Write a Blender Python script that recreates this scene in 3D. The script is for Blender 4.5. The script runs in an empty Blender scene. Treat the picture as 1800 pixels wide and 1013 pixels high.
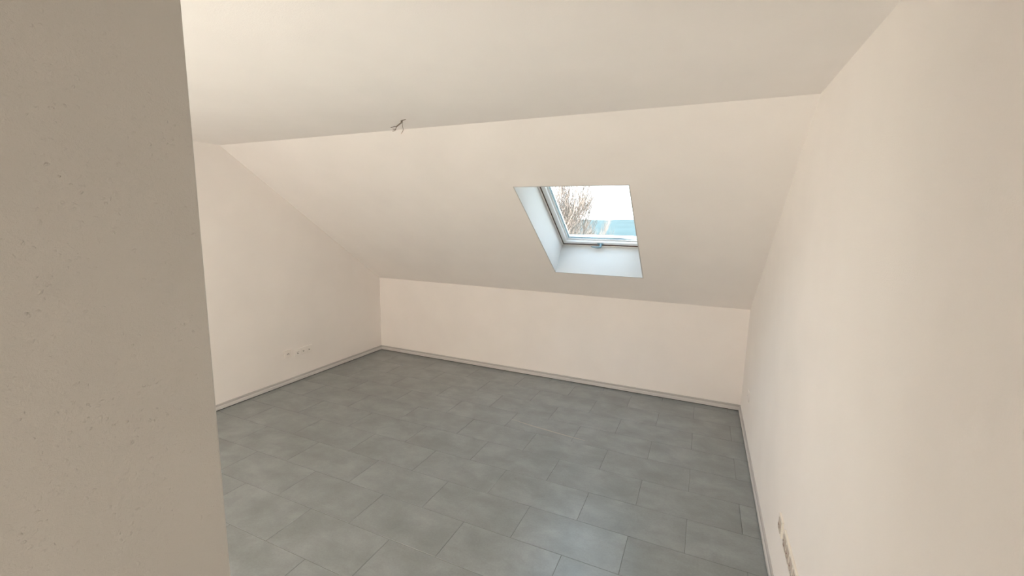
import bpy, bmesh, math, random
from mathutils import Vector, Matrix

random.seed(7)
SC = bpy.context.scene
COL = SC.collection

# ------------------------------------------------------------------ camera
RT = Vector((0.9125996, 0.4083640, 0.0200205))
UP = Vector((-0.0787416, 0.1274970, 0.9887084))
FW = Vector((-0.4012003, 0.9038713, -0.1485089))
CAM = Vector((-0.4397, -4.5031, 1.7472))
cd = bpy.data.cameras.new('camera')
cam = bpy.data.objects.new('camera', cd)
COL.objects.link(cam)
m = Matrix((RT, UP, -FW)).transposed().to_4x4()
m.translation = CAM
cam.matrix_world = m
cd.sensor_fit = 'HORIZONTAL'
cd.sensor_width = 36.0
cd.lens = 754.28 / 1800 * 36.0
cd.clip_start = 0.02
cd.clip_end = 5000
SC.camera = cam

# ------------------------------------------------------------------ world and exposure
SKY_STRENGTH = 4.2
SUN_STRENGTH = 78.0
w = bpy.data.worlds.new('overcast_sky')
SC.world = w
w.use_nodes = True
nt = w.node_tree
nt.nodes.clear()
wo = nt.nodes.new('ShaderNodeOutputWorld')
bg = nt.nodes.new('ShaderNodeBackground')
tc = nt.nodes.new('ShaderNodeTexCoord')
sp = nt.nodes.new('ShaderNodeSeparateXYZ')
rp = nt.nodes.new('ShaderNodeValToRGB')
nt.links.new(tc.outputs['Generated'], sp.inputs[0])
nt.links.new(sp.outputs['Z'], rp.inputs[0])
rp.color_ramp.elements[0].position = 0.0
rp.color_ramp.elements[0].color = (0.92, 0.96, 1.0, 1)
rp.color_ramp.elements[1].position = 0.9
rp.color_ramp.elements[1].color = (0.62, 0.80, 1.0, 1)
nt.links.new(rp.outputs[0], bg.inputs['Color'])
bg.inputs['Strength'].default_value = SKY_STRENGTH
nt.links.new(bg.outputs[0], wo.inputs['Surface'])

# low sun added for bounce light, entering only by the rear side window
sd = bpy.data.lights.new('sun', 'SUN')
sd.energy = SUN_STRENGTH
sd.angle = 0.01
sd.color = (1.0, 0.88, 0.80)
so = bpy.data.objects.new('sun', sd)
COL.objects.link(so)
so.location = (-8, -5, 6)
so.rotation_euler = (-Vector((-0.80, -0.45, 0.42))).to_track_quat('-Z', 'Y').to_euler()

vs = SC.view_settings
vs.view_transform = 'Standard'
vs.look = 'None'
vs.gamma = 1.0
vs.use_curve_mapping = False
vs.exposure = 0.2
SC.cycles.max_bounces = 16
SC.cycles.diffuse_bounces = 12
SC.cycles.transparent_max_bounces = 16
SC.cycles.sample_clamp_indirect = 6.0

# ------------------------------------------------------------------ dimensions (metres)
W = 4.387          # room width, right wall at x = 0
KNEE = 0.994       # knee wall height
H = 2.375          # flat ceiling height
S = 1.992          # horizontal run of the slope
REAR = -7.2        # rear wall
PX, PY = -1.25, -4.03   # partition face / its free end
SLEN = math.hypot(S, H - KNEE)
SU = Vector((0, -S, H - KNEE)).normalized()      # up the slope
SN = Vector((0, H - KNEE, S)).normalized()       # outwards
SLOPE = Matrix((Vector((1, 0, 0)), SU, SN)).transposed().to_4x4()
SLOPE.translation = Vector((0, 0, KNEE))


# ------------------------------------------------------------------ material helpers
def mat(name, color, rough=0.6, metal=0.0, spec=0.5):
    mt = bpy.data.materials.new(name)
    mt.use_nodes = True
    b = mt.node_tree.nodes['Principled BSDF']
    b.inputs['Base Color'].default_value = (*color, 1)
    b.inputs['Roughness'].default_value = rough
    b.inputs['Metallic'].default_value = metal
    b.inputs['Specular IOR Level'].default_value = spec
    return mt, mt.node_tree, b


def noise(nt, scale, detail=3, rough=0.5, vec=None):
    n = nt.nodes.new('ShaderNodeTexNoise')
    n.inputs['Scale'].default_value = scale
    n.inputs['Detail'].default_value = detail
    n.inputs['Roughness'].default_value = rough
    if vec:
        nt.links.new(vec, n.inputs['Vector'])
    return n


def ramp(nt, src, stops):
    r = nt.nodes.new('ShaderNodeValToRGB')
    nt.links.new(src, r.inputs[0])
    e = r.color_ramp.elements
    e[0].position, e[0].color = stops[0][0], (*stops[0][1], 1)
    e[1].position, e[1].color = stops[-1][0], (*stops[-1][1], 1)
    for p, c in stops[1:-1]:
        x = e.new(p)
        x.color = (*c, 1)
    return r


def geo_pos(nt):
    return nt.nodes.new('ShaderNodeNewGeometry').outputs['Position']


def plaster(name, color, fine=0.0015, chips=0.0):
    """painted wall: fine roller grain, optional scattered woodchip bumps"""
    mt, nt, b = mat(name, color, 0.85, 0, 0.25)
    p = geo_pos(nt)
    n1 = noise(nt, 3.0, 2, 0.5, p)
    c0 = tuple(c * 0.985 for c in color)
    c1 = tuple(min(1, c * 1.012) for c in color)
    r = ramp(nt, n1.outputs['Fac'], [(0.3, c0), (0.7, c1)])
    nt.links.new(r.outputs[0], b.inputs['Base Color'])
    n2 = noise(nt, 210.0, 4, 0.65, p)
    bp = nt.nodes.new('ShaderNodeBump')
    bp.inputs['Strength'].default_value = 0.5
    bp.inputs['Distance'].default_value = fine
    nt.links.new(n2.outputs['Fac'], bp.inputs['Height'])
    last = bp
    if chips:
        v = nt.nodes.new('ShaderNodeTexVoronoi')
        v.inputs['Scale'].default_value = 85.0
        v.inputs['Randomness'].default_value = 1.0
        # warp so that the chips are irregular grains rather than discs
        nw = noise(nt, 90.0, 2, 0.5, p)
        mx = nt.nodes.new('ShaderNodeVectorMath')
        mx.operation = 'MULTIPLY_ADD'
        mx.inputs[1].default_value = (0.012, 0.012, 0.012)
        nt.links.new(nw.outputs['Color'], mx.inputs[0])
        nt.links.new(p, mx.inputs[2])
        nt.links.new(mx.outputs[0], v.inputs['Vector'])
        d = ramp(nt, v.outputs['Distance'], [(0.08, (1, 1, 1)), (0.30, (0, 0, 0))])
        n3 = noise(nt, 7.0, 3, 0.6, p)
        k = ramp(nt, n3.outputs['Fac'], [(0.34, (0.3, 0.3, 0.3)), (0.60, (1, 1, 1))])
        sc = nt.nodes.new('ShaderNodeSeparateColor')
        nt.links.new(v.outputs['Color'], sc.inputs[0])
        pick = ramp(nt, sc.outputs[0], [(0.12, (0, 0, 0)), (0.7, (1, 1, 1))])
        m1 = nt.nodes.new('ShaderNodeMath'); m1.operation = 'MULTIPLY'
        m2 = nt.nodes.new('ShaderNodeMath'); m2.operation = 'MULTIPLY'
        nt.links.new(d.outputs[0], m1.inputs[0]); nt.links.new(k.outputs[0], m1.inputs[1])
        nt.links.new(m1.outputs[0], m2.inputs[0]); nt.links.new(pick.outputs[0], m2.inputs[1])
        b2 = nt.nodes.new('ShaderNodeBump')
        b2.inputs['Strength'].default_value = 1.0
        b2.inputs['Distance'].default_value = chips
        nt.links.new(m2.outputs[0], b2.inputs['Height'])
        nt.links.new(bp.outputs[0], b2.inputs['Normal'])
        last = b2
    nt.links.new(last.outputs[0], b.inputs['Normal'])
    return mt


WALLC = (0.930, 0.891, 0.862)
M = {}
M['wall'] = plaster('cream_wall_paint', WALLC)
M['ceiling'] = plaster('cream_ceiling_paint', (0.930, 0.891, 0.862))
M['chips'] = plaster('shaded_woodchip_paint', (0.58, 0.57, 0.545), 0.0022, 0.0014)  # darker than the other walls: the partition's shade is put into the colour
M['reveal'] = plaster('dimmed_reveal_paint', (0.60, 0.595, 0.58), 0.002)  # white boards coloured grey to hold down their brightness under the sky
M['grout'] = mat('grey_grout', (0.125, 0.135, 0.13), 0.9)[0]
M['base'] = mat('grey_baseboard_upper', (0.50, 0.485, 0.48), 0.5)[0]
M['base2'] = mat('grey_baseboard_lower', (0.66, 0.645, 0.63), 0.45)[0]
M['plastic'] = mat('white_socket_plastic', (0.90, 0.86, 0.825), 0.35)[0]
M['cream_plastic'] = mat('cream_socket_plastic', (0.90, 0.86, 0.77), 0.35)[0]
M['grey_plastic'] = mat('pinkish_grey_socket_insert', (0.55, 0.49, 0.44), 0.4)[0]
M['hole'] = mat('dark_hole_and_gap_shade', (0.02, 0.017, 0.015), 0.7)[0]
M['brown_hole'] = mat('brown_contact_hole', (0.16, 0.05, 0.03), 0.7)[0]
M['frame'] = mat('white_window_lacquer', (0.84, 0.82, 0.79), 0.35)[0]
M['sash'] = mat('white_sash_lacquer', (0.84, 0.85, 0.86), 0.3)[0]
M['gasket'] = mat('blue_grey_gasket', (0.42, 0.56, 0.64), 0.5)[0]
M['gap'] = mat('brown_frame_gap', (0.10, 0.06, 0.045), 0.8)[0]
M['spacer'] = mat('aluminium_spacer', (0.75, 0.78, 0.80), 0.35, 0.7)[0]
M['metal'] = mat('grey_handle_metal', (0.20, 0.28, 0.31), 0.4, 0.5)[0]
M['cable'] = mat('brown_grey_cable', (0.16, 0.125, 0.10), 0.6)[0]
M['wire'] = mat('grey_beige_wire', (0.30, 0.255, 0.20), 0.6)[0]
M['copper'] = mat('copper_wire_end', (0.45, 0.22, 0.10), 0.4, 0.8)[0]
M['roof'] = mat('roof_tile_red', (0.28, 0.15, 0.10), 0.8)[0]
M['lampbody'] = mat('white_lamp_metal', (0.8, 0.8, 0.78), 0.4)[0]


def floor_mat():
    mt, nt, b = mat('grey_mottled_tile', (0.2, 0.21, 0.2), 0.42, 0, 1.0)
    p = geo_pos(nt)
    oi = nt.nodes.new('ShaderNodeObjectInfo')
    # every tile samples another part of the clouds
    mul = nt.nodes.new('ShaderNodeVectorMath'); mul.operation = 'SCALE'
    mul.inputs['Scale'].default_value = 3.0
    cmb = nt.nodes.new('ShaderNodeCombineXYZ')
    nt.links.new(oi.outputs['Random'], cmb.inputs[2])
    nt.links.new(cmb.outputs[0], mul.inputs[0])
    add = nt.nodes.new('ShaderNodeVectorMath'); add.operation = 'ADD'
    nt.links.new(p, add.inputs[0]); nt.links.new(mul.outputs[0], add.inputs[1])
    mp = nt.nodes.new('ShaderNodeMapping')
    mp.inputs['Scale'].default_value = (1.0, 1.25, 1.0)
    nt.links.new(add.outputs[0], mp.inputs[0])
    n1 = noise(nt, 4.6, 6, 0.6, mp.outputs[0])
    n1.inputs['Distortion'].default_value = 0.25
    r1 = ramp(nt, n1.outputs['Fac'], [(0.32, (0.184, 0.205, 0.204)), (0.5, (0.222, 0.246, 0.248)), (0.68, (0.272, 0.298, 0.304))])
    n2 = noise(nt, 90, 2, 0.6, p)
    r2 = ramp(nt, n2.outputs['Fac'], [(0.3, (0.94, 0.94, 0.94)), (0.7, (1.05, 1.05, 1.05))])
    mx = nt.nodes.new('ShaderNodeMix'); mx.data_type = 'RGBA'; mx.blend_type = 'MULTIPLY'
    mx.inputs['Factor'].default_value = 1.0
    nt.links.new(r1.outputs[0], mx.inputs['A']); nt.links.new(r2.outputs[0], mx.inputs['B'])
    nt.links.new(mx.outputs['Result'], b.inputs['Base Color'])
    n3 = noise(nt, 5, 4, 0.6, p)
    r3 = ramp(nt, n3.outputs['Fac'], [(0.3, (0.32, 0.32, 0.32)), (0.7, (0.38, 0.38, 0.38))])
    nt.links.new(r3.outputs[0], b.inputs['Roughness'])
    bp = nt.nodes.new('ShaderNodeBump')
    bp.inputs['Strength'].default_value = 0.25
    bp.inputs['Distance'].default_value = 0.001
    nt.links.new(n2.outputs['Fac'], bp.inputs['Height'])
    nt.links.new(bp.outputs[0], b.inputs['Normal'])
    return mt


M['tile'] = floor_mat()
M['scuff'] = mat('pale_scuff', (0.42, 0.385, 0.35), 0.5)[0]


def glass_mat():
    mt = bpy.data.materials.new('clear_window_glass')
    mt.use_nodes = True
    nt = mt.node_tree
    nt.nodes.clear()
    o = nt.nodes.new('ShaderNodeOutputMaterial')
    t = nt.nodes.new('ShaderNodeBsdfTransparent')
    t.inputs['Color'].default_value = (0.95, 0.975, 0.97, 1)
    g = nt.nodes.new('ShaderNodeBsdfGlossy')
    g.inputs['Roughness'].default_value = 0.02
    # thin pane: reflectance grows smoothly towards grazing view
    lw = nt.nodes.new('ShaderNodeLayerWeight')
    lw.inputs['Blend'].default_value = 0.5
    pw = nt.nodes.new('ShaderNodeMath'); pw.operation = 'POWER'
    pw.inputs[1].default_value = 5.0
    nt.links.new(lw.outputs['Facing'], pw.inputs[0])
    fr = nt.nodes.new('ShaderNodeMath'); fr.operation = 'MULTIPLY_ADD'
    fr.inputs[1].default_value = 0.9
    fr.inputs[2].default_value = 0.035
    nt.links.new(pw.outputs[0], fr.inputs[0])
    mx = nt.nodes.new('ShaderNodeMixShader')
    nt.links.new(fr.outputs[0], mx.inputs[0])
    nt.links.new(t.outputs[0], mx.inputs[1])
    nt.links.new(g.outputs[0], mx.inputs[2])
    nt.links.new(mx.outputs[0], o.inputs['Surface'])
    return mt


M['glass'] = glass_mat()


# ------------------------------------------------------------------ object helpers
def link(name, bm, material, parent=None, matrix=None, smooth=False):
    me = bpy.data.meshes.new(name)
    bm.normal_update()
    bm.to_mesh(me)
    bm.free()
    for mt in (material if isinstance(material, (list, tuple)) else [material]):
        me.materials.append(mt)
    if smooth:
        for p in me.polygons:
            p.use_smooth = True
    o = bpy.data.objects.new(name, me)
    COL.objects.link(o)
    if parent:
        o.parent = parent
    if matrix is not None:
        o.matrix_local = matrix
    return o


def empty(name, matrix=None, **props):
    o = bpy.data.objects.new(name, None)
    o.empty_display_size = 0.1
    COL.objects.link(o)
    if matrix is not None:
        o.matrix_world = matrix
    for k, v in props.items():
        o[k] = v
    return o


def box(bm, x0, x1, y0, y1, z0, z1, bevel=0.0, seg=2, mi=0):
    vs = [bm.verts.new((x, y, z)) for z in (z0, z1) for y in (y0, y1) for x in (x0, x1)]
    fs = [bm.faces.new([vs[i] for i in f]) for f in
          ((0, 2, 3, 1), (4, 5, 7, 6), (0, 1, 5, 4), (2, 6, 7, 3), (0, 4, 6, 2), (1, 3, 7, 5))]
    for f in fs:
        f.material_index = mi
    if bevel:
        es = {e for f in fs for e in f.edges}
        r = bmesh.ops.bevel(bm, geom=list(es), offset=bevel, segments=seg, affect='EDGES', profile=0.5)
        for f in r['faces']:
            f.material_index = mi
    return bm


def prism(bm, pts, axis, a0, a1):
    """pts: 2-D outline; axis 'x' extrudes (y,z) outlines along x, 'y' extrudes (x,z) along y"""
    def mk(p, a):
        return (a, p[0], p[1]) if axis == 'x' else (p[0], a, p[1])
    n = len(pts)
    lo = [bm.verts.new(mk(p, a0)) for p in pts]
    hi = [bm.verts.new(mk(p, a1)) for p in pts]
    bm.faces.new(lo)
    bm.faces.new(list(reversed(hi)))
    for i in range(n):
        bm.faces.new((lo[i], hi[i], hi[(i + 1) % n], lo[(i + 1) % n]))
    bmesh.ops.recalc_face_normals(bm, faces=bm.faces[:])
    return bm


def cyl(bm, c, r, z0, z1, n=20, axis='z', r2=None):
    r2 = r if r2 is None else r2
    def mk(a, rr, z):
        u, v = c[0] + rr * math.cos(a), c[1] + rr * math.sin(a)
        return {'z': (u, v, z), 'y': (u, z, v), 'x': (z, u, v)}[axis]
    lo = [bm.verts.new(mk(2 * math.pi * i / n, r, z0)) for i in range(n)]
    hi = [bm.verts.new(mk(2 * math.pi * i / n, r2, z1)) for i in range(n)]
    fs = [bm.faces.new(lo), bm.faces.new(list(reversed(hi)))]
    for i in range(n):
        fs.append(bm.faces.new((lo[i], hi[i], hi[(i + 1) % n], lo[(i + 1) % n])))
    bmesh.ops.recalc_face_normals(bm, faces=fs)
    return bm


def tube(bm, pts, radii, n=8):
    pts = [Vector(p) for p in pts]
    if not isinstance(radii, (list, tuple)):
        radii = [radii] * len(pts)
    rings = []
    ref = Vector((0.3, 0.5, 0.8)).normalized()
    for i, p in enumerate(pts):
        d = (pts[min(i + 1, len(pts) - 1)] - pts[max(i - 1, 0)]).normalized()
        u = d.cross(ref)
        if u.length < 0.1:
            u = d.cross(Vector((1, 0, 0)))
        u.normalize()
        v = d.cross(u)
        rings.append([bm.verts.new(p + (u * math.cos(2 * math.pi * k / n) + v * math.sin(2 * math.pi * k / n)) * radii[i]) for k in range(n)])
    for a, b in zip(rings, rings[1:]):
        for k in range(n):
            bm.faces.new((a[k], a[(k + 1) % n], b[(k + 1) % n], b[k]))
    bm.faces.new(list(reversed(rings[0])))
    bm.faces.new(rings[-1])
    return bm


def structure(o):
    o['kind'] = 'structure'
    return o


# ------------------------------------------------------------------ room shell
# gable profile shared by the side walls (y, z)
TOP = 2.75
prof = [(0.36, -0.2), (0.36, KNEE + 0.15), (-S + 0.05, TOP), (REAR - 0.3, TOP), (REAR - 0.3, -0.2)]
structure(link('wall_right', prism(bmesh.new(), prof, 'x', 0.0, 0.25), M['wall']))

# left wall: a prism in pieces round the side window of the rear part
GW = (-7.0, -5.35, 0.12, 2.12)      # y0, y1, z0, z1
bm = bmesh.new()
prism(bm, [(0.36, -0.2), (0.36, KNEE + 0.15), (-S + 0.05, TOP), (GW[1], TOP), (GW[1], -0.2)], 'x', -W - 0.25, -W)
prism(bm, [(GW[1], -0.2), (GW[1], GW[2]), (GW[0], GW[2]), (GW[0], -0.2)], 'x', -W - 0.25, -W)
prism(bm, [(GW[1], GW[3]), (GW[1], TOP), (GW[0], TOP), (GW[0], GW[3])], 'x', -W - 0.25, -W)
prism(bm, [(GW[0], -0.2), (GW[0], TOP), (REAR - 0.3, TOP), (REAR - 0.3, -0.2)], 'x', -W - 0.25, -W)
structure(link('wall_left', bm, M['wall']))

bm = bmesh.new()
prism(bm, [(0, -0.2), (0, KNEE), (0.3, KNEE), (0.3, -0.2)], 'x', -W, 0)
structure(link('wall_back', bm, M['wall']))

structure(link('wall_rear', box(bmesh.new(), -W, 0, REAR - 0.3, REAR, 0.0, H), M['wall']))
# partition beside the camera, its free end towards the room
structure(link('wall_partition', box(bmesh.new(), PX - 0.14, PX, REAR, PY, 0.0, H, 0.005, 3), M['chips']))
structure(link('ceiling', box(bmesh.new(), -W, 0, REAR - 0.3, -S, H, TOP - 0.02), M['ceiling']))

# sloped roof wall with the rectangular hole of the roof window, in slope coordinates
HX0, HX1, HU0, HU1 = -1.79, -0.93, 0.485, 1.805
DEPTH = 0.34
bm = bmesh.new()
xs = [-W, HX0, HX1, 0.0]
us = [0.0, HU0, HU1, SLEN]
grid = {}
for a, d in enumerate((0.0, DEPTH)):
    for i, x in enumerate(xs):
        for j, u in enumerate(us):
            grid[a, i, j] = bm.verts.new((x, u if not (a and j == 3) else u + 0.15, d))
for i in range(3):
    for j in range(3):
        if (i, j) == (1, 1):
            continue
        bm.faces.new([grid[0, i, j], grid[0, i, j + 1], grid[0, i + 1, j + 1], grid[0, i + 1, j]])
        bm.faces.new([grid[1, i, j], grid[1, i + 1, j], grid[1, i + 1, j + 1], grid[1, i, j + 1]])
ring = [(1, 1), (2, 1), (2, 2), (1, 2)]
for a, b in zip(ring, ring[1:] + ring[:1]):
    bm.faces.new([grid[(0,) + a], grid[(0,) + b], grid[(1,) + b], grid[(1,) + a]])
outer = [(0, 0), (1, 0), (2, 0), (3, 0), (3, 1), (3, 2), (3, 3), (2, 3), (1, 3), (0, 3), (0, 2), (0, 1)]
for a, b in zip(outer, outer[1:] + outer[:1]):
    bm.faces.new([grid[(0,) + a], grid[(0,) + b], grid[(1,) + b], grid[(1,) + a]])
bmesh.ops.recalc_face_normals(bm, faces=bm.faces[:])
structure(link('wall_slope', bm, M['wall'], matrix=SLOPE))

# ------------------------------------------------------------------ floor with its tiles
structure(floor := link('floor', box(bmesh.new(), -W, 0, REAR, 0, -0.2, -0.0014), M['grout']))
TX, TY, TL, TW, GAP = -1.306, -2.2044, 0.6, 0.3, 0.0018


def tile_mesh(x0, x1, y0, y1):
    """a tile centred on its own origin, edges eased"""
    bm = bmesh.new()
    hx, hy = (x1 - x0) / 2, (y1 - y0) / 2
    e = min(0.0011, hx * 0.3, hy * 0.3)
    lo = [bm.verts.new((sx * hx, sy * hy, -0.006)) for sx, sy in ((-1, -1), (1, -1), (1, 1), (-1, 1))]
    mi = [bm.verts.new((sx * hx, sy * hy, -e)) for sx, sy in ((-1, -1), (1, -1), (1, 1), (-1, 1))]
    hi = [bm.verts.new((sx * (hx - e), sy * (hy - e), 0)) for sx, sy in ((-1, -1), (1, -1), (1, 1), (-1, 1))]
    bm.faces.new(hi)
    for i in range(4):
        j = (i + 1) % 4
        bm.faces.new((lo[i], lo[j], mi[j], mi[i]))
        bm.faces.new((mi[i], mi[j], hi[j], hi[i]))
    me = bpy.data.meshes.new('tile')
    bm.to_mesh(me)
    bm.free()
    me.materials.append(M['tile'])
    return me


cache = {}
k = -8
while TY - k * TW > REAR:
    y1 = min(TY - k * TW, 0.0)
    y0 = max(TY - (k + 1) * TW, REAR)
    shift = 0.0 if k % 2 == 0 else 0.5
    for c in range(-7, 5):
        x0, x1 = TX + (c + shift) * TL, TX + (c + shift + 1) * TL
        x0, x1 = max(x0, -W), min(x1, 0.0)
        if x1 - x0 < 0.01 or y1 - y0 < 0.01:
            continue
        key = (round(x1 - x0, 3), round(y1 - y0, 3))
        if key not in cache:
            cache[key] = tile_mesh(x0 + GAP / 2, x1 - GAP / 2, y0 + GAP / 2, y1 - GAP / 2)
        if x1 > PX - 0.14 and x0 < PX and y1 < PY and x0 > PX - 0.14 and x1 < PX:
            continue
        o = bpy.data.objects.new('tile', cache[key])
        COL.objects.link(o)
        o.parent = floor
        o.location = ((x0 + x1) / 2, (y0 + y1) / 2, random.uniform(-0.00035, 0.0))
        o.rotation_euler = (random.uniform(-4e-4, 4e-4), random.uniform(-3e-4, 3e-4), 0)
    k += 1

# pale scuff left on the tiles: a thin curved smear of chalky residue
bm = bmesh.new()
sc = [(-1.915, -1.150), (-1.80, -1.172), (-1.68, -1.192), (-1.55, -1.207), (-1.42, -1.222), (-1.30, -1.234), (-1.205, -1.242)]
prev = None
for i, (x, y) in enumerate(sc):
    wd = 0.006 * math.sin(math.pi * (i + 0.35) / (len(sc) - 0.3)) + 0.0008
    cur = (bm.verts.new((x, y - wd, 0.0004)), bm.verts.new((x, y, 0.0012)), bm.verts.new((x, y + wd, 0.0004)))
    if prev:
        bm.faces.new((prev[0], cur[0], cur[1], prev[1]))
        bm.faces.new((prev[1], cur[1], cur[2], prev[2]))
    prev = cur
link('scuff_mark', bm, M['scuff'], floor)

# ------------------------------------------------------------------ baseboards (two-step profile)


def baseboard(name, length, mat4, m0=True, m1=True):
    """runs along local +x, wall behind at local y=0, room towards local -y; mitred ends"""
    bm = bmesh.new()
    T1, T2 = 0.013, 0.009
    prf = [(0, 0.006), (-T1, 0.006), (-T1, 0.034), (-T2, 0.038), (-T2, 0.056), (-T2 + 0.002, 0.059), (0, 0.059)]
    mi = [0, 1, 1, 0, 0, 0, 0]
    a = [bm.verts.new(((-y if m0 else 0), y, z)) for y, z in prf]
    b = [bm.verts.new((length + (y if m1 else 0), y, z)) for y, z in prf]
    bm.faces.new(a); bm.faces.new(list(reversed(b)))
    for i in range(len(prf)):
        j = (i + 1) % len(prf)
        f = bm.faces.new((a[i], b[i], b[j], a[j]))
        f.material_index = mi[i]
    bmesh.ops.recalc_face_normals(bm, faces=bm.faces[:])
    o = link(name, bm, [M['base'], M['base2']], matrix=mat4)
    # dark strip standing in for the shade in the gap below the board
    s = box(bmesh.new(), 0.010 if m0 else 0, length - (0.010 if m1 else 0), -0.0085, -0.001, 0.0, 0.006)
    link('gap_shade_strip', s, M['hole'], o)
    return structure(o)


baseboard('baseboard_back', W, Matrix.Translation((-W, 0, 0)))
baseboard('baseboard_left', -REAR, Matrix.Translation((-W, REAR, 0)) @ Matrix.Rotation(math.pi / 2, 4, 'Z'))
baseboard('baseboard_right', -REAR, Matrix.Translation((0, 0, 0)) @ Matrix.Rotation(-math.pi / 2, 4, 'Z'))

# ------------------------------------------------------------------ roof window
win = empty('window_1', SLOPE, kind='structure')


def ringbox(bm, x0, x1, u0, u1, wd, d0, d1, bev=0.0):
    """rectangular frame made of four mitred rails"""
    o = [(x0, u0), (x1, u0), (x1, u1), (x0, u1)]
    i = [(x0 + wd, u0 + wd), (x1 - wd, u0 + wd), (x1 - wd, u1 - wd), (x0 + wd, u1 - wd)]
    vo0 = [bm.verts.new((*p, d0)) for p in o]; vi0 = [bm.verts.new((*p, d0)) for p in i]
    vo1 = [bm.verts.new((*p, d1)) for p in o]; vi1 = [bm.verts.new((*p, d1)) for p in i]
    fs = []
    for k in range(4):
        n = (k + 1) % 4
        fs += [bm.faces.new((vo0[k], vo0[n], vi0[n], vi0[k])), bm.faces.new((vo1[k], vi1[k], vi1[n], vo1[n])),
               bm.faces.new((vo0[k], vo1[k], vo1[n], vo0[n])), bm.faces.new((vi0[k], vi0[n], vi1[n], vi1[k]))]
    if bev:
        es = list({e for f in fs for e in f.edges if abs(e.verts[0].co.z - d0) < 1e-6 and abs(e.verts[1].co.z - d0) < 1e-6
                   and (e.verts[0] in vi0) == (e.verts[1] in vi0)})
        bmesh.ops.bevel(bm, geom=es, offset=bev, segments=2, affect='EDGES')
    bmesh.ops.recalc_face_normals(bm, faces=bm.faces[:])
    return bm


# lining boards of the deep reveal
T = 0.008
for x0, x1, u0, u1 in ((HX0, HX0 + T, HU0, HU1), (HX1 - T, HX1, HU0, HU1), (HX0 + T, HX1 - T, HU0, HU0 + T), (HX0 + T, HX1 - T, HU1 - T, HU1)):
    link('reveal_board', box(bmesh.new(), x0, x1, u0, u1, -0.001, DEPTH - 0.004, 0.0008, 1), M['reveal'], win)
X0, X1, U0, U1 = HX0 + T, HX1 - T, HU0 + T, HU1 - T
# fixed frame, brown gap, sash, gasket, spacer, glass
link('frame', ringbox(bmesh.new(), X0, X1, U0, U1, 0.016, DEPTH - 0.022, DEPTH + 0.08, 0.002), M['frame'], win)
link('frame_gap', ringbox(bmesh.new(), X0 + 0.0165, X1 - 0.0165, U0 + 0.0165, U1 - 0.0165, 0.004, DEPTH - 0.0195, DEPTH + 0.07), M['gap'], win)
sash = link('sash', ringbox(bmesh.new(), X0 + 0.021, X1 - 0.021, U0 + 0.021, U1 - 0.021, 0.040, DEPTH - 0.012, DEPTH + 0.075, 0.004), M['sash'], win)
link('glazing_bead', ringbox(bmesh.new(), X0 + 0.0615, X1 - 0.0615, U0 + 0.0615, U1 - 0.0615, 0.014, DEPTH + 0.012, DEPTH + 0.06, 0.002), M['sash'], sash)
link('gasket', ringbox(bmesh.new(), X0 + 0.0755, X1 - 0.0755, U0 + 0.0755, U1 - 0.0755, 0.006, DEPTH + 0.022, DEPTH + 0.06), M['gasket'], sash)
link('spacer', ringbox(bmesh.new(), X0 + 0.0815, X1 - 0.0815, U0 + 0.0815, U1 - 0.0815, 0.007, DEPTH + 0.030, DEPTH + 0.046), M['spacer'], sash)
link('glass_pane', box(bmesh.new(), X0 + 0.0815, X1 - 0.0815, U0 + 0.0815, U1 - 0.0815, DEPTH + 0.0255, DEPTH + 0.0295), M['glass'], sash)
# outer flashing
link('flashing', ringbox(bmesh.new(), HX0 - 0.06, HX1 + 0.06, HU0 - 0.06, HU1 + 0.06, 0.075, DEPTH + 0.002, DEPTH + 0.10), M['metal'], win)

# handle low on the sash: base plate, spindle, lever pointing left
hm = Matrix.Translation((-1.378, U0 + 0.021 + 0.019, DEPTH - 0.012))
hd = empty('handle')
hd.parent = win
hd.matrix_local = hm
link('rose', box(bmesh.new(), -0.030, 0.030, -0.013, 0.013, -0.008, 0.0, 0.003, 2), M['metal'], hd)
link('spindle', cyl(bmesh.new(), (0.004, 0), 0.0105, -0.034, -0.0078, 18, r2=0.012), M['metal'], hd, smooth=False)
bm = bmesh.new()
tube(bm, [(0.016, 0.002, -0.034), (0.004, 0, -0.040), (-0.018, -0.004, -0.042), (-0.045, -0.008, -0.039), (-0.072, -0.006, -0.037), (-0.088, -0.002, -0.036)],
     [0.006, 0.011, 0.0095, 0.0075, 0.0065, 0.003], 12)
link('lever', bm, M['metal'], hd, smooth=True)

# ------------------------------------------------------------------ rear side window and opposite wall glazing (behind the camera)
w2 = empty('window_2', Matrix.Identity(4), kind='structure')
bm = bmesh.new()
for y0, y1, z0, z1 in ((GW[0], GW[1], GW[2], GW[2] + 0.07), (GW[0], GW[1], GW[3] - 0.07, GW[3]),
                       (GW[0], GW[0] + 0.07, GW[2] + 0.07, GW[3] - 0.07), (GW[1] - 0.07, GW[1], GW[2] + 0.07, GW[3] - 0.07)):
    box(bm, -W - 0.18, -W - 0.11, y0, y1, z0, z1)
link('window_frame', bm, M['sash'], w2)
link('glass_pane', box(bmesh.new(), -W - 0.15, -W - 0.145, GW[0] + 0.07, GW[1] - 0.07, GW[2] + 0.07, GW[3] - 0.07), M['glass'], w2)

# ------------------------------------------------------------------ sockets


def wall_frame(side, y, z):
    """local x along the wall (to the viewer's right), local z up, local -y into the room"""
    if side == 'left':      # wall at x=-W, room towards +x
        mm = Matrix(((0, -1, 0), (1, 0, 0), (0, 0, 1))).to_4x4()
        mm.translation = (-W, y, z)
    else:                   # wall at x=0, room towards -x
        mm = Matrix(((0, 1, 0), (-1, 0, 0), (0, 0, 1))).to_4x4()
        mm.translation = (0, y, z)
    return mm


PITCH = 0.074


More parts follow.
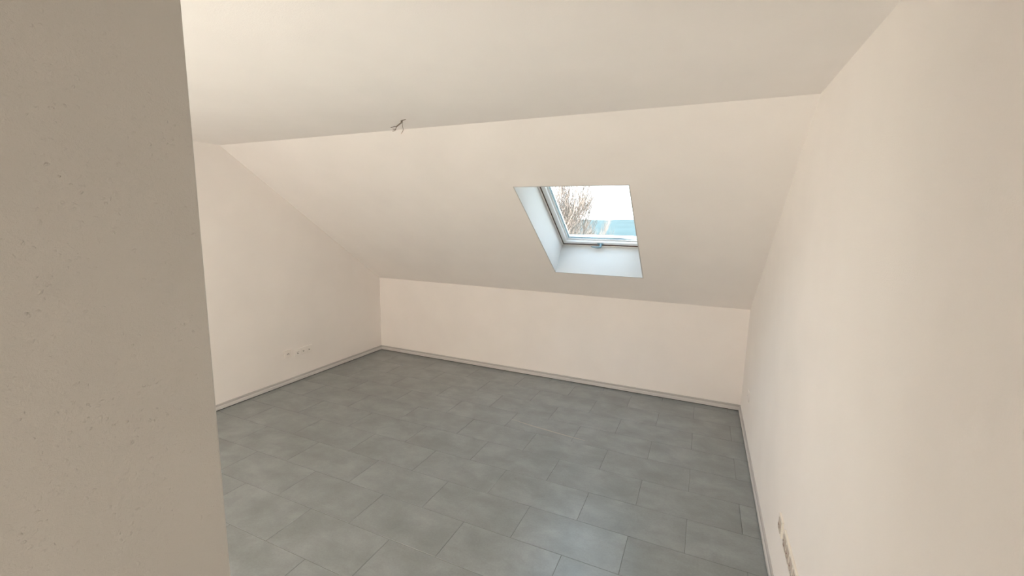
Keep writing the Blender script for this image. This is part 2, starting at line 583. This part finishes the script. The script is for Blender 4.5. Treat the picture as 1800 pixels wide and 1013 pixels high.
def plate_bm(n, height=0.082):
    wd = 0.082 + (n - 1) * PITCH
    return box(bmesh.new(), -wd / 2, wd / 2, -0.009, 0, -height / 2, height / 2, 0.0025, 2)


def hexring(bm, cx, r, y0, y1):
    """raised hexagon-like collar of a three-pin socket (wide, flattened)"""
    pts = [(-1.25, 0), (-0.75, 0.72), (0.75, 0.72), (1.25, 0), (0.75, -0.72), (-0.75, -0.72)]
    o0 = [bm.verts.new((cx + p[0] * r, y0, p[1] * r)) for p in pts]
    i0 = [bm.verts.new((cx + p[0] * r * 0.86, y0, p[1] * r * 0.84)) for p in pts]
    o1 = [bm.verts.new((cx + p[0] * r, y1, p[1] * r)) for p in pts]
    i1 = [bm.verts.new((cx + p[0] * r * 0.86, y1, p[1] * r * 0.84)) for p in pts]
    for k in range(6):
        n = (k + 1) % 6
        bm.faces.new((o1[k], o1[n], i1[n], i1[k]))
        bm.faces.new((o0[k], o0[n], o1[n], o1[k]))
        bm.faces.new((i0[k], i1[k], i1[n], i0[n]))
    bmesh.ops.recalc_face_normals(bm, faces=bm.faces[:])
    return bm


def insert(kind, cx, root, pm, hole):
    s = 0.0275
    ins = link('socket_insert', box(bmesh.new(), cx - s, cx + s, -0.0115, -0.0088, -s, s, 0.0012, 1), pm, root)
    if kind == 'power':
        link('collar', hexring(bmesh.new(), cx, 0.0155, -0.0112, -0.0145), pm, ins)
        for hx, hz in ((-0.0095, 0.0), (0.0, 0.0065), (0.0095, 0.0)):
            hx, hz = hx, hz - 0.001
            link('contact_hole', cyl(bmesh.new(), (cx + hx, hz), 0.0042, -0.0125, -0.0100, 12, 'y'), hole, ins)
    elif kind == 'data':
        link('hood', box(bmesh.new(), cx - 0.012, cx + 0.012, -0.017, -0.0112, 0.000, 0.012, 0.0015, 1), pm, ins)
        link('port', box(bmesh.new(), cx - 0.008, cx + 0.008, -0.0122, -0.0105, -0.0085, -0.001), hole, ins)
    elif kind == 'coax':
        for hx in (-0.010, 0.010):
            link('port_ring', cyl(bmesh.new(), (cx + hx, 0.006), 0.0058, -0.0145, -0.0112, 14, 'y'), pm, ins)
            link('contact_hole', cyl(bmesh.new(), (cx + hx, 0.006), 0.0026, -0.0150, -0.0140, 10, 'y'), hole, ins)
        link('port', box(bmesh.new(), cx - 0.008, cx + 0.008, -0.0122, -0.0105, -0.014, -0.007), hole, ins)
    return ins


def socket(name, label, cat, side, y, z, kinds, pm='plastic', im=None, hole='hole', group=None):
    r = empty(name, wall_frame(side, y, z), label=label, category=cat)
    if group:
        r['group'] = group
    link('cover_plate', plate_bm(len(kinds)), M[pm], r)
    for i, kd in enumerate(kinds):
        m_ = im[i] if isinstance(im, (list, tuple)) else (im or pm)
        insert(kd, (i - (len(kinds) - 1) / 2) * PITCH, r, M[m_], M[hole])
    return r


socket('power_socket', 'square white power socket with three dark holes, low on left wall', 'socket', 'left', -1.45, 0.330, ['power'])
socket('media_outlet', 'white three-gang outlet plate low on left wall, next to the single socket', 'outlet', 'left', -1.257, 0.318, ['coax', 'data', 'data'])
socket('power_socket', 'white socket on right wall seen edge-on, near the far corner', 'socket', 'right', -0.585, 0.366, ['power'])
socket('power_socket', 'single cream socket on right wall with reddish-brown holes, above the multi-gang plate', 'socket', 'right', -2.292, 0.360, ['power'], 'cream_plastic', 'grey_plastic', 'brown_hole')
socket('socket_strip', 'wide multi-gang socket plate with pinkish-grey inserts, cut off by the bottom edge', 'socket', 'right', -2.535, 0.363, ['coax', 'power', 'power', 'power'], 'cream_plastic', 'grey_plastic', 'brown_hole')

# ------------------------------------------------------------------ loose lamp wires in the ceiling
wr = empty('ceiling_wires', Matrix.Translation((-2.243, -2.2, H)), label='bare grey-brown lamp wires sticking out of the flat ceiling above the slope edge', category='wires')
link('cable_sheath', tube(bmesh.new(), [(0.0, 0.0, 0.004), (-0.004, -0.001, -0.008), (-0.022, -0.003, -0.020), (-0.040, -0.004, -0.030), (-0.046, -0.004, -0.036)],
                          [0.0042, 0.0042, 0.0038, 0.0036, 0.003], 10), M['cable'], wr, smooth=True)
for pts, mm in (
        ([(-0.044, -0.004, -0.034), (-0.054, -0.007, -0.031), (-0.066, -0.009, -0.034), (-0.080, -0.012, -0.037)], 'cable'),
        ([(-0.044, -0.004, -0.034), (-0.048, -0.004, -0.044), (-0.058, -0.004, -0.049), (-0.071, -0.003, -0.046)], 'cable'),
        ([(-0.048, -0.003, -0.046), (-0.060, -0.002, -0.056), (-0.076, 0.000, -0.057)], 'wire'),
        ([(-0.006, 0.000, -0.006), (-0.012, 0.002, -0.002), (0.004, -0.020, -0.004), (0.022, -0.030, -0.005), (0.050, -0.034, -0.003)], 'cable'),
        ([(-0.002, 0.002, -0.002), (-0.004, 0.003, -0.016), (-0.002, 0.003, -0.034), (0.004, 0.003, -0.050), (0.001, 0.002, -0.060), (-0.008, 0.001, -0.072)], 'wire')):
    wb = link('wire', tube(bmesh.new(), pts, 0.0019, 8), M[mm], wr, smooth=True)
    a, b = Vector(pts[-2]), Vector(pts[-1])
    d = (b - a).normalized()
    link('bare_end', tube(bmesh.new(), [b - d * 0.001, b + d * 0.006], 0.0009, 6), M['copper'], wb)

# ------------------------------------------------------------------ fill lamps added out of view to brighten the room


def glow(name, color, strength):
    gl, gnt, gb = mat(name, (0.9, 0.88, 0.84), 0.3)
    gb.inputs['Emission Color'].default_value = (*color, 1)
    gb.inputs['Emission Strength'].default_value = strength
    return gl


def pendant(x, y, z, r, gl, label):
    lp = empty('fill_lamp', Matrix.Translation((x, y, 0)), label=label, category='lamp')
    link('canopy', cyl(bmesh.new(), (0, 0), 0.05, H - 0.03, H, 24), M['lampbody'], lp)
    link('cord', cyl(bmesh.new(), (0, 0), 0.003, z + r - 0.01, H - 0.03, 8), M['lampbody'], lp)
    bm = bmesh.new()
    bmesh.ops.create_uvsphere(bm, u_segments=32, v_segments=16, radius=r, matrix=Matrix.Translation((0, 0, z)))
    link('globe', bm, gl, lp, smooth=True)


pendant(-2.6, -4.9, 1.6, 0.15, glow('fill_glow_rear', (1.0, 0.77, 0.66), 14.0), 'added warm fill globe, out of view in the rear part of the room')
pendant(-3.8, -6.5, 1.8, 0.15, glow('fill_glow_corner', (1.0, 0.80, 0.70), 52.0), 'added warm fill globe, out of view in the rear corner beside the side window')
pendant(-0.6, -5.6, 1.05, 0.15, glow('fill_glow_passage', (1.0, 0.88, 0.74), 17.0), 'added fill globe hanging low, out of view in the passage')

# ------------------------------------------------------------------ outside
GZ = -7.0
gm, nt, b = mat('winter_meadow', (0.22, 0.24, 0.16), 0.9)
p = geo_pos(nt)
n = noise(nt, 0.05, 4, 0.6, p)
r = ramp(nt, n.outputs['Fac'], [(0.35, (0.16, 0.19, 0.10)), (0.65, (0.30, 0.29, 0.20))])
nt.links.new(r.outputs[0], b.inputs['Base Color'])
bm = bmesh.new()
bmesh.ops.create_grid(bm, x_segments=8, y_segments=8, size=2500, matrix=Matrix.Translation((0, 0, GZ)))
structure(link('ground', bm, gm))

# far wooded ridge
hm_, nt, b = mat('hazy_blue_ridge', (0.33, 0.62, 0.74), 0.95, 0, 0.1)
p = geo_pos(nt)
n = noise(nt, 0.02, 4, 0.6, p)
r = ramp(nt, n.outputs['Fac'], [(0.35, (0.021, 0.042, 0.050)), (0.65, (0.026, 0.049, 0.058))])
nt.links.new(r.outputs[0], b.inputs['Base Color'])
bm = bmesh.new()
rows = 7
cols = 60
D0 = 330.0
vv = []
for j in range(rows + 1):
    t = j / rows
    row = []
    for i in range(cols + 1):
        x = -620 + i * 15.0
        top = 12.0 + 2.6 * math.exp(-((x + 125) / 60) ** 2) + 1.2 * math.sin(x * 0.011) + 0.6 * math.sin(x * 0.05)
        y = D0 + 530 * t
        z = GZ + (top - GZ) * math.sin(t * math.pi / 2) ** 0.9 if t > 0 else GZ
        row.append(bm.verts.new((x, y, z + random.uniform(-0.3, 0.3) * (t > 0))))
    vv.append(row)
back = [bm.verts.new((v.co.x, v.co.y + 150, GZ)) for v in vv[-1]]
vv.append(back)
for a_, b_ in zip(vv, vv[1:]):
    for i in range(cols):
        bm.faces.new((a_[i], a_[i + 1], b_[i + 1], b_[i]))
structure(link('hill', bm, hm_, smooth=True))

bark = mat('pale_winter_bark', (0.098, 0.084, 0.078), 0.9)[0]


def bare_tree(name, label, base, height, seed, depth=6, spread=0.5, lean=(0, 0), r0=0.12, twig=0.006, start=0.25):
    rnd = random.Random(seed)
    root = empty(name, Matrix.Translation(base), label=label, category='tree')
    trunk, limbs, twigs = bmesh.new(), bmesh.new(), bmesh.new()

    def grow(p, d, length, r, lev):
        pts, rad = [p.copy()], [r]
        q = p.copy()
        dd = d.copy()
        n = 3
        for _ in range(n):
            dd = (dd + Vector((rnd.uniform(-.12, .12), rnd.uniform(-.12, .12), 0.06))).normalized()
            q = q + dd * length / n
            pts.append(q.copy())
            rad.append(r + (max(twig * 0.6, r * 0.62) - r) * len(rad) / n)
        tube(limbs if lev < 3 else twigs, pts, rad, 5 if lev < 2 else 3)
        if lev >= depth:
            return
        kids = 4 if lev < 3 else 3
        for k in range(kids):
            t = 1.0 if k == 0 else rnd.uniform(0.35, 0.95)
            idx = min(n, max(1, int(round(t * n))))
            side = Vector((rnd.gauss(0, 1), rnd.gauss(0, 1), rnd.uniform(-0.2, 0.5))).normalized()
            sp = spread * (0.45 if k == 0 else rnd.uniform(0.8, 1.3))
            nd = (dd + side * sp + Vector((0, 0, 0.22))).normalized()
            grow(pts[idx], nd, length * rnd.uniform(0.62, 0.82), max(twig, rad[idx] * (0.8 if k == 0 else 0.6)), lev + 1)

    n = 8
    pts, rad = [], []
    for i in range(n + 1):
        t = i / n
        pts.append(Vector((lean[0] * t + 0.05 * math.sin(5 * t + seed), lean[1] * t, height * 0.62 * t)))
        rad.append(r0 * (1 - 0.62 * t))
    tube(trunk, pts, rad, 8)
    for i in range(1, 15):
        t = start + (1 - start) * i / 14
        idx = t * n
        a = pts[min(n, int(idx))].lerp(pts[min(n, int(idx) + 1)], idx - int(idx))
        an = rnd.uniform(0, 2 * math.pi)
        d = Vector((math.cos(an) * 0.6, math.sin(an) * 0.6, 0.8)).normalized()
        grow(a, d, height * 0.17 * (1.15 - 0.4 * t), r0 * 0.34 * (1.2 - 0.6 * t), 1)
    link('trunk', trunk, bark, root)
    link('branches', limbs, bark, root)
    tw = link('twigs', twigs, bark, root)
    tw['kind'] = 'stuff'
    return root


def azel(az, dist):
    a = math.radians(az)
    return (CAM.x + dist * math.sin(a), CAM.y + dist * math.cos(a), GZ)


bare_tree('bare_tree', 'large pale leafless tree filling the lower left of the skylight', azel(-19.0, 23), 13.0, 3, 6, 0.55, (0, 0), 0.10, 0.007)
bare_tree('bare_tree', 'second pale leafless tree just right of the large one outside the skylight', azel(-15.8, 35), 12.4, 8, 5, 0.50, (0, 0), 0.07, 0.006)
bare_tree('bare_tree', 'narrow leafless sapling outside, between the dense bare crowns and the rightmost pale stem', azel(-12.9, 47), 11.3, 5, 4, 0.26, (0, 0), 0.02, 0.005, start=0.5)
bare_tree('bare_tree', 'short leafless tree with a pale stem, rightmost in the skylight, before the blue ridge', azel(-11.9, 20), 8.7, 11, 5, 0.42, (0, 0), 0.018, 0.0035, start=0.3)
